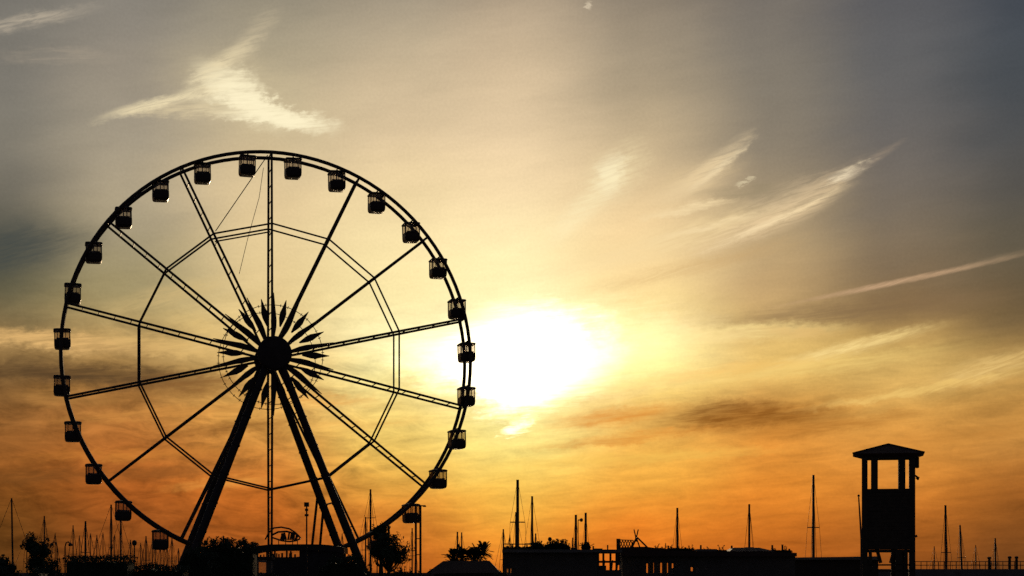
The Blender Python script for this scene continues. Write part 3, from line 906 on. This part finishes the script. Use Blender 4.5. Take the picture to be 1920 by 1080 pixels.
MB().tube((0, 0, 0), (0, 0, z), .035, None, 6).build('post', 'dark', o)
MB().tube((0, 0, z), (5 * 150 / F, 0, z), .05, None, 6).build('bracket', 'dark', o)
MB().lathe([(.02, -.16), (.11, -.12), (.15, 0), (.11, .12), (.02, .16)], 12, (6 * 150 / F, 0, z)).build('globe', 'dark', o)

# ------------------------------------------------------------------ low buildings
def rect_wall(m, x0, x1, y0, y1, z0, z1, holes):
    """a wall along x with rectangular openings (x0, x1, z0, z1), left to right"""
    cx = x0
    for (a, b, c, d) in sorted(holes):
        m.box(cx, a, y0, y1, z0, z1); 
        if c > z0: m.box(a, b, y0, y1, z0, c)
        if d < z1: m.box(a, b, y0, y1, d, z1)
        cx = b
    m.box(cx, x1, y0, y1, z0, z1)


# flat-roofed building in the middle
AD = 120.0
o = thing('beach_building', 'flat-roofed beach building in the middle with an open terrace at its right', 'building', (gx(1050, AD), AD, 0))
bx = gx(1050, AD)
def ax(px): return gx(px, AD) - bx
def azz(py): return gz(py, AD)
h0 = [(ax(950), ax(953), azz(1079), azz(1066)), (ax(956), ax(959), azz(1079), azz(1066))]
for y0, y1 in ((-2.5, -2.3), (2.3, 2.5)):
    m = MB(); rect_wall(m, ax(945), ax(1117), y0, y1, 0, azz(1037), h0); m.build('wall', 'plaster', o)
for x in (945, 1115):
    MB().box(ax(x), ax(x) + .2, -2.29, 2.29, 0, azz(1037)).build('wall', 'plaster', o)
for (a, b, c, d) in h0:
    MB().box(a, b, -2.42, -2.40, c, d).build('window_pane', 'glass', o)
    MB().box(a, b, 2.40, 2.42, c, d).build('window_pane', 'glass', o)
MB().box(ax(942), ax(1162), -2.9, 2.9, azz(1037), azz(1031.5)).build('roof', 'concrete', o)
for px in (1128, 1141, 1152):
    MB().box(ax(px) - .07, ax(px) + .07, -2.4, -2.25, 0, azz(1037)).build('terrace_post', 'dark', o)
MB().box(ax(1118), ax(1161), -2.35, -2.25, azz(1056), azz(1052)).build('terrace_beam', 'dark', o)
MB().box(ax(1118), ax(1161), -2.5, -2.4, 0, azz(1069)).build('terrace_parapet', 'plaster', o)
MB().box(ax(1119), ax(1140), 2.3, 2.45, 0, azz(1060)).build('terrace_screen', 'plaster', o)
m = MB()
for px in (1132, 1147, 1157): m.tube((ax(px), 1.0, azz(1070)), (ax(px) + .12, 1.0, azz(1050)), .09, .05, 6)
m.build('folded_parasols', 'canvas', o)

for px, w_, py in ((952, .10, 1024), (961, .04, 1021), (974, .16, 1026), (988, .05, 1022), (1076, .22, 1027), (1112, .05, 1024), (1121, .30, 1028.5), (1139, .04, 1022)):
    MB().box(ax(px) - w_, ax(px) + w_, -.4, -.1, azz(1031.6), azz(py)).build('roof_vent', 'dark', o)
MB().tube((ax(944), -2.8, azz(1021.5)), (ax(998), -2.8, azz(1022)), .035, None, 5).build('roof_rail', 'dark', o)
for px in (945, 958, 971, 984, 997): MB().tube((ax(px), -2.8, azz(1031.6)), (ax(px), -2.8, azz(1022)), .03, None, 5).build('rail_post', 'dark', o)

# long building with windows
BD = 126.0
o = thing('promenade_building', 'long low building with a row of small bright windows and a raised hipped roof', 'building', (gx(1320, BD), BD, 0))
bx2 = gx(1320, BD)
def bx_(px): return gx(px, BD) - bx2
def bz(py): return gz(py, BD)
hol = []
for a, b, c, d in ((1208, 1211, 1080, 1057), (1214, 1222, 1078, 1055), (1229, 1237, 1079, 1055), (1242, 1248, 1080, 1055), (1255, 1258, 1080, 1055), (1262, 1269, 1065, 1056), (1289, 1294, 1071, 1064), (1300, 1305, 1076, 1063), (1317, 1321, 1069, 1063)):
    hol.append((bx_(a), bx_(b), bz(c), bz(d)))
for y0, y1 in ((-2.0, -1.8), (1.8, 2.0)):
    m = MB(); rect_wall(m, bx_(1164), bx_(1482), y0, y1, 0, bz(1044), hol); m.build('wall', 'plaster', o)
for x in (1164, 1480.5): MB().box(bx_(x), bx_(x) + .12, -1.79, 1.79, 0, bz(1044)).build('wall', 'plaster', o)
for (a, b, c, d) in hol:
    w_ = MB().box(a + .01, b - .01, -1.91, -1.90, c, d).build('window', 'glass', o)
    if b - a > .25:
        MB().box((a + b) / 2 - .02, (a + b) / 2 + .02, -1.95, -1.92, c, d).build('mullion', 'dark', w_)
roofp = [(bx_(1161), bz(1044)), (bx_(1161), bz(1027)), (bx_(1205), bz(1026)), (bx_(1225), bz(1028.5)), (bx_(1250), bz(1033)), (bx_(1300), bz(1034.5)), (bx_(1362), bz(1034.5)), (bx_(1444), bz(1035.5)), (bx_(1484), bz(1037.5)), (bx_(1484), bz(1044))]
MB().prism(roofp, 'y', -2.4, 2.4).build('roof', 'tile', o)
MB().box(bx_(1304), bx_(1340), -1.5, 1.5, bz(1034.6), bz(1030)).build('skylight', 'concrete', o)
x0, x1, zt, zb = bx_(1361), bx_(1445), bz(1027), bz(1034.6)
MB().add([(x0, -2.2, zb), (x1, -2.2, zb), (x1, 2.2, zb), (x0, 2.2, zb), (x0 + .5, -.6, zt), (x1 - .9, -.6, zt), (x1 - .9, .6, zt), (x0 + .5, .6, zt)],
         [(0, 1, 5, 4), (1, 2, 6, 5), (2, 3, 7, 6), (3, 0, 4, 7), (4, 5, 6, 7), (0, 3, 2, 1)]).build('raised_roof', 'tile', o)
for px, t_, b_ in ((1253, 1023, 1034), (1259, 1025, 1034), (1285, 1026, 1035), (1314, 1022, 1031), (1372, 1023, 1030), (1448, 1022, 1037), (1467, 1021, 1037), (1480, 1029, 1038)):
    MB().box(bx_(px) - .055, bx_(px) + .055, -.1, .1, bz(b_), bz(t_)).build('vent_pipe', 'dark', o)
# roof-top frame (two prongs, braced)
o = thing('roof_mast_frame', 'two-pronged braced frame on the roof left of the small windows', 'frame', (gx(1192, BD), BD - .4, bz(1027) - .02))
k = BD / F
def rp(px, py): return ((px - 1192) * k, 0, (1027 - py) * k + .02)
for a, b, r_ in (((1188, 993), (1191, 1006), .045), ((1196, 993), (1193, 1006), .045), ((1192, 1004), (1192, 1016), .08), ((1192, 1010), (1184, 1027), .07), ((1193, 1010), (1199, 1027), .05), ((1194, 1008), (1214, 1027.5), .06)):
    MB().tube(rp(*a), rp(*b), r_, None, 6).build('strut', 'dark', o)
o = thing('roof_trellis', 'low zigzag trellis on the left end of the long building roof', 'trellis', (gx(1170, BD), BD - 1.5, bz(1027) - .02))
def rq(px, py): return ((px - 1170) * k, 0, (1027 - py) * k + .02)
MB().tube(rq(1155, 1013), rq(1184, 1014), .035, None, 5).build('top_rail', 'dark', o)
for i in range(5):
    a = 1160 + i * 5
    MB().tube(rq(a, 1027), rq(a + 5, 1014), .035, None, 5).build('slat', 'dark', o)
    MB().tube(rq(a + 5, 1027), rq(a, 1014), .035, None, 5).build('slat', 'dark', o)
MB().tube(rq(1157, 1060), rq(1157, 1011), .12, .15, 6).build('post', 'dark', o)
# flat roofed hut row left of the tower
FD = 150.0
o = thing('bathing_huts', 'plain flat-topped hut row between the long building and the lookout tower', 'hut', (gx(1550, FD), FD, 0))
fx = gx(1550, FD)
m = MB().box(gx(1478, FD) - fx, gx(1640, FD) - fx, -1.5, 1.5, 0, gz(1050, FD)).build('wall', 'wood', o)
MB().prism([(gx(1476, FD) - fx, gz(1050, FD)), (gx(1476, FD) - fx, gz(1045.8, FD)), (gx(1642, FD) - fx, gz(1043.6, FD)), (gx(1642, FD) - fx, gz(1050, FD))], 'y', -1.9, 1.9).build('roof', 'concrete', o)
for i in range(7):
    x = gx(1492 + i * 20, FD) - fx
    d_ = MB().box(x - .38, x + .38, -1.55, -1.505, 0, 2.05).build('door', 'wood', o)
    MB().box(x + .25, x + .30, -1.59, -1.551, .95, 1.1).build('handle', 'dark', d_)
# hip-roofed kiosk under the palm
KD = 105.0
o = thing('kiosk', 'squat hip-roofed kiosk in front of the spiky palm', 'kiosk', (gx(870, KD), KD, 0))
kx = gx(870, KD); k = KD / F
def kz(py): return gz(py, KD)
MB().box(-55 * k, 55 * k, -1.5, 1.5, 0, kz(1073)).build('wall', 'plaster', o)
MB().add([(-70 * k, -2.1, kz(1076)), (69 * k, -2.1, kz(1074)), (69 * k, 2.1, kz(1074)), (-70 * k, 2.1, kz(1076)), (-38 * k, -.7, kz(1052)), (48 * k, -.7, kz(1051.5)), (48 * k, .7, kz(1051.5)), (-38 * k, .7, kz(1052))],
         [(0, 1, 5, 4), (1, 2, 6, 5), (2, 3, 7, 6), (3, 0, 4, 7), (4, 5, 6, 7), (0, 3, 2, 1)]).build('roof', 'tile', o)

# ------------------------------------------------------------------ vegetation
def leaves(m, c, rad, n, size, rnd, squash=(1, 1, 1)):
    for _ in range(n):
        while True:
            p = Vector((rnd.uniform(-1, 1), rnd.uniform(-1, 1), rnd.uniform(-1, 1)))
            if p.length < 1: break
        p = Vector((p.x * rad * squash[0], p.y * rad * squash[1], p.z * rad * squash[2])) + c
        d = Vector((rnd.gauss(0, 1), rnd.gauss(0, 1), rnd.gauss(0, 1))).normalized()
        u = d.orthogonal().normalized(); s = size * rnd.uniform(.6, 1.4)
        m.add([p - d * s, p + u * s * .35, p + d * s, p - u * s * .35 + Vector((0, 0, s * .1))], [(0, 1, 2, 3)])


def tree(name, px0, px1, top, D, label, cat='tree', trunk=.35, clumps=14, per=130, leaf=.13, mat='leaf', seed=0, gap=.30, group=None, crown_lo=.42):
    rnd = random.Random(seed)
    x0, x1 = gx(px0, D), gx(px1, D); cx = (x0 + x1) / 2; hw = (x1 - x0) / 2; H = gz(top, D)
    o = thing(name, label, cat, (cx, D, 0), 0, group)
    tm = MB(); cm = MB()
    fork = Vector((rnd.uniform(-.1, .1), 0, H * crown_lo * .8))
    tm.tube((0, 0, 0), fork, H * .045, H * .03, 8)
    for i in range(clumps):
        a = 2 * math.pi * i / clumps + rnd.uniform(-.3, .3)
        e_ = rnd.uniform(.25, 1.0)
        f = rnd.uniform(0, 1)
        c = Vector((math.cos(a) * hw * e_ * (.9 - .35 * f), math.sin(a) * hw * e_ * (.9 - .35 * f), H * (crown_lo + (1 - crown_lo) * (.12 + .78 * f))))
        tm.tube(fork, fork.lerp(c, .6) + Vector((0, 0, -.08 * H * (1 - f))), H * .016, H * .01, 5)
        tm.tube(fork.lerp(c, .6) + Vector((0, 0, -.08 * H * (1 - f))), c, H * .01, H * .004, 5)
        leaves(cm, c, hw * gap * rnd.uniform(.75, 1.25), per, leaf, rnd)
        for _ in range(5):     # sprigs poking out
            d = Vector((rnd.gauss(0, 1), rnd.gauss(0, 1), rnd.gauss(.4, .8))).normalized() * hw * gap * 1.7
            tm.tube(c, c + d, H * .004, H * .002, 4)
            leaves(cm, c + d * .85, leaf * 1.6, 9, leaf * .8, rnd)
    tm.build('trunk', 'bark', o); cm.build('crown', mat, o)
    return o


def bush(name, px0, px1, top, D, label, n=2600, leaf=.11, mat='leaf2', seed=0, flat=False, cat='bush', depth=1.2, rag=.3, low=0.0, spr=None):
    rnd = random.Random(seed)
    x0, x1 = gx(px0, D), gx(px1, D); hw = (x1 - x0) / 2; H = gz(top, D)
    o = thing(name, label, cat, ((x0 + x1) / 2, D, low), 0)
    core = MB(); N = 10; cm = MB(); hs = []
    for i in range(N + 1):
        f = i / N * 2 - 1
        env = 1.0 if flat else math.sqrt(max(0, 1 - f * f * .86))
        hs.append((H - low) * env * (1 - rag * .35 * rnd.random()))
    poly = [(-hw * .92, 0)] + [(-hw * .92 + 2 * hw * .92 * i / N, hs[i] * .90) for i in range(N + 1)] + [(hw * .92, 0)]
    core.prism(poly, 'y', -depth * .8, depth * .8); core.build('inner_twigs', mat, o)
    for _ in range(n):
        f = rnd.uniform(-1, 1); i = (f + 1) / 2 * N; j = min(int(i), N - 1); hh = hs[j] + (hs[j + 1] - hs[j]) * (i - j)
        if rnd.random() < .6: p = Vector((f * hw, rnd.uniform(-depth, depth), hh * rnd.uniform(.84, 1.03)))
        else: p = Vector((f * hw, -depth * rnd.uniform(.8, 1.05), hh * rnd.uniform(0.05, 1)))
        leaves(cm, p, leaf * .6, 1, leaf, rnd)
    for _ in range(spr or int(26 * (0 if flat else 1)) + 10):
        f = rnd.uniform(-.95, .95); j = min(int((f + 1) / 2 * N), N - 1)
        p = Vector((f * hw, rnd.uniform(-depth * .5, depth * .5), hs[j] * .95))
        q = p + Vector((rnd.gauss(0, .12), 0, rnd.uniform(.08, .34) * (.3 if flat and not spr else 1) * (hw ** .5)))
        cm.tube(p, q, .02, .012, 4); leaves(cm, q, leaf, 8, leaf * .8, rnd); leaves(cm, p.lerp(q, .6), leaf, 6, leaf * .8, rnd)
    cm.build('foliage', mat, o)
    return o


tree('tree', 36, 110, 1004, 88, 'small leafy tree near the left edge with sky showing through', clumps=20, per=70, leaf=.11, seed=3, gap=.24, crown_lo=.45)
bush('bush', -20, 38, 1046, 84, 'low bush in the bottom left corner', 1600, .09, seed=4, rag=.5)
bush('bush', 30, 130, 1062, 80, 'low scrub beneath the leftmost leafy tree', 1600, .08, seed=14, rag=.5)
bush('clipped_hedge', 128, 250, 1042, 98, 'dark clipped hedge with a flat top left of the ferris wheel', 2600, .08, seed=5, flat=True, cat='hedge', rag=.12)
bush('clipped_hedge', 245, 352, 1058, 100, 'lower dark hedge in front of the wheel\'s left leg foot', 2200, .08, seed=6, flat=True, cat='hedge', rag=.3)
bush('bush', 330, 410, 1026, 112, 'tall dark bush hiding the foot of the wheel\'s left legs', 2600, .11, seed=7, rag=.5)
bush('bush', 380, 482, 1010, 118, 'spiky-topped dense bush between the left legs and the station', 3600, .12, seed=8, rag=.6, flat=True, spr=40)
bush('bush', 470, 660, 1076, 140, 'low dark hedge before the boarding station', 2600, .1, seed=9, flat=True, cat='hedge')
bush('bush', 590, 700, 1036, 130, 'rounded dark bush at the foot of the wheel\'s right legs', 2600, .11, seed=10, rag=.5)
tree('tree', 688, 770, 1003, 128, 'bushy tree right of the wheel\'s right legs with light gaps', clumps=22, per=80, leaf=.15, seed=11, gap=.25, crown_lo=.55)
tree('tree', 694, 735, 984, 134, 'taller narrow tree touching the lower right rim of the wheel', clumps=14, per=70, leaf=.15, seed=12, gap=.32, crown_lo=.55)
bush('bush', 690, 812, 1071, 110, 'low scrub around the base of the twin-poled lamp post', 2000, .09, seed=13, rag=.6)
bush('bush', 780, 830, 1074, 100, 'small scrub left of the squat kiosk', 900, .08, seed=15, rag=.6)
bush('bush', 922, 950, 1068, 112, 'small shrub between the kiosk and the flat-roofed building', 900, .09, seed=16, rag=.6)
ZR = gz(1031.5, 120) + .003
bush('ball_bush', 996, 1019, 1020, 119.6, 'round ball-shaped potted bush on the flat roof', 1500, .06, seed=17, rag=.1, low=ZR, depth=.4)
bush('bush', 1020, 1068, 1018.5, 120.4, 'wide rounded bush planted on the flat roof', 2400, .08, seed=18, rag=.4, low=ZR, depth=.8)
bush('ball_bush', 1090, 1107, 1020, 119.6, 'small ball bush on the flat roof below the twin masts', 900, .05, seed=19, rag=.1, low=ZR, depth=.3)
bush('bush', 943, 1000, 1025.5, 121, 'low ragged planting along the left end of the flat roof', 1500, .06, seed=20, rag=.8, flat=True, low=ZR, depth=.4)

bush('bush', 1228, 1300, 1028.5, 126, 'low ragged planting on the long building roof above the small windows', 1500, .07, seed=31, rag=.9, flat=True, low=gz(1035, 126), depth=.5, spr=14)
bush('bush', 1446, 1484, 1031, 126, 'small ragged planting at the right end of the long building roof', 700, .06, seed=32, rag=.9, flat=True, low=gz(1038, 126), depth=.4, spr=8)
bush('bush', 1300, 1362, 1031.5, 126.8, 'thin ragged planting beside the skylight on the long building', 800, .06, seed=33, rag=.9, flat=True, low=gz(1035, 126), depth=.3, spr=8)

# spiky palm behind the kiosk
rnd = random.Random(5)
PD = 113.0
pc = Vector((gx(880, PD), PD, 0)); kk = PD / F
o = thing('palm_tree', 'spiky low palm with bristling fronds behind the squat kiosk', 'palm', pc)
zc_ = gz(1040, PD)
for dx in (-14, 9):
    MB().tube((dx * kk * .5, 0, 0), (dx * kk, 0, zc_), .12, .10, 8).build('trunk', 'bark', o)
for i in range(210):
    side = (-30, -16, 0, 14, 26)[i % 5]
    base = Vector((side * kk, rnd.uniform(-.3, .3), zc_ + rnd.uniform(-.35, .15) + side * .009))
    a = rnd.uniform(0, 2 * math.pi); e_ = rnd.uniform(-.5, 1.4); L = rnd.uniform(.5, .95)
    d = Vector((math.cos(a) * math.cos(e_), math.sin(a) * math.cos(e_), math.sin(e_)))
    up = Vector((0, 0, 1)); pts = [base + d * L * f - up * L * .28 * f * f for f in (0, .35, .7, 1.0)]
    m = MB(); m.path(pts, .02, 4, rr=[.025, .02, .014, .008])
    sdv = d.cross(up).normalized() if abs(d.z) < .98 else Vector((1, 0, 0))
    for q in range(2, 10):
        f = q / 9.5
        p = base + d * L * f - up * L * .28 * f * f
        for s_ in (-1, 1):
            tip = p + (sdv * s_ * .20 + d * .20 - up * .06) * (1.1 - .5 * f)
            m.add([p, p + d * .11, tip], [(0, 1, 2)])
    m.build('frond', 'leaf2', o)
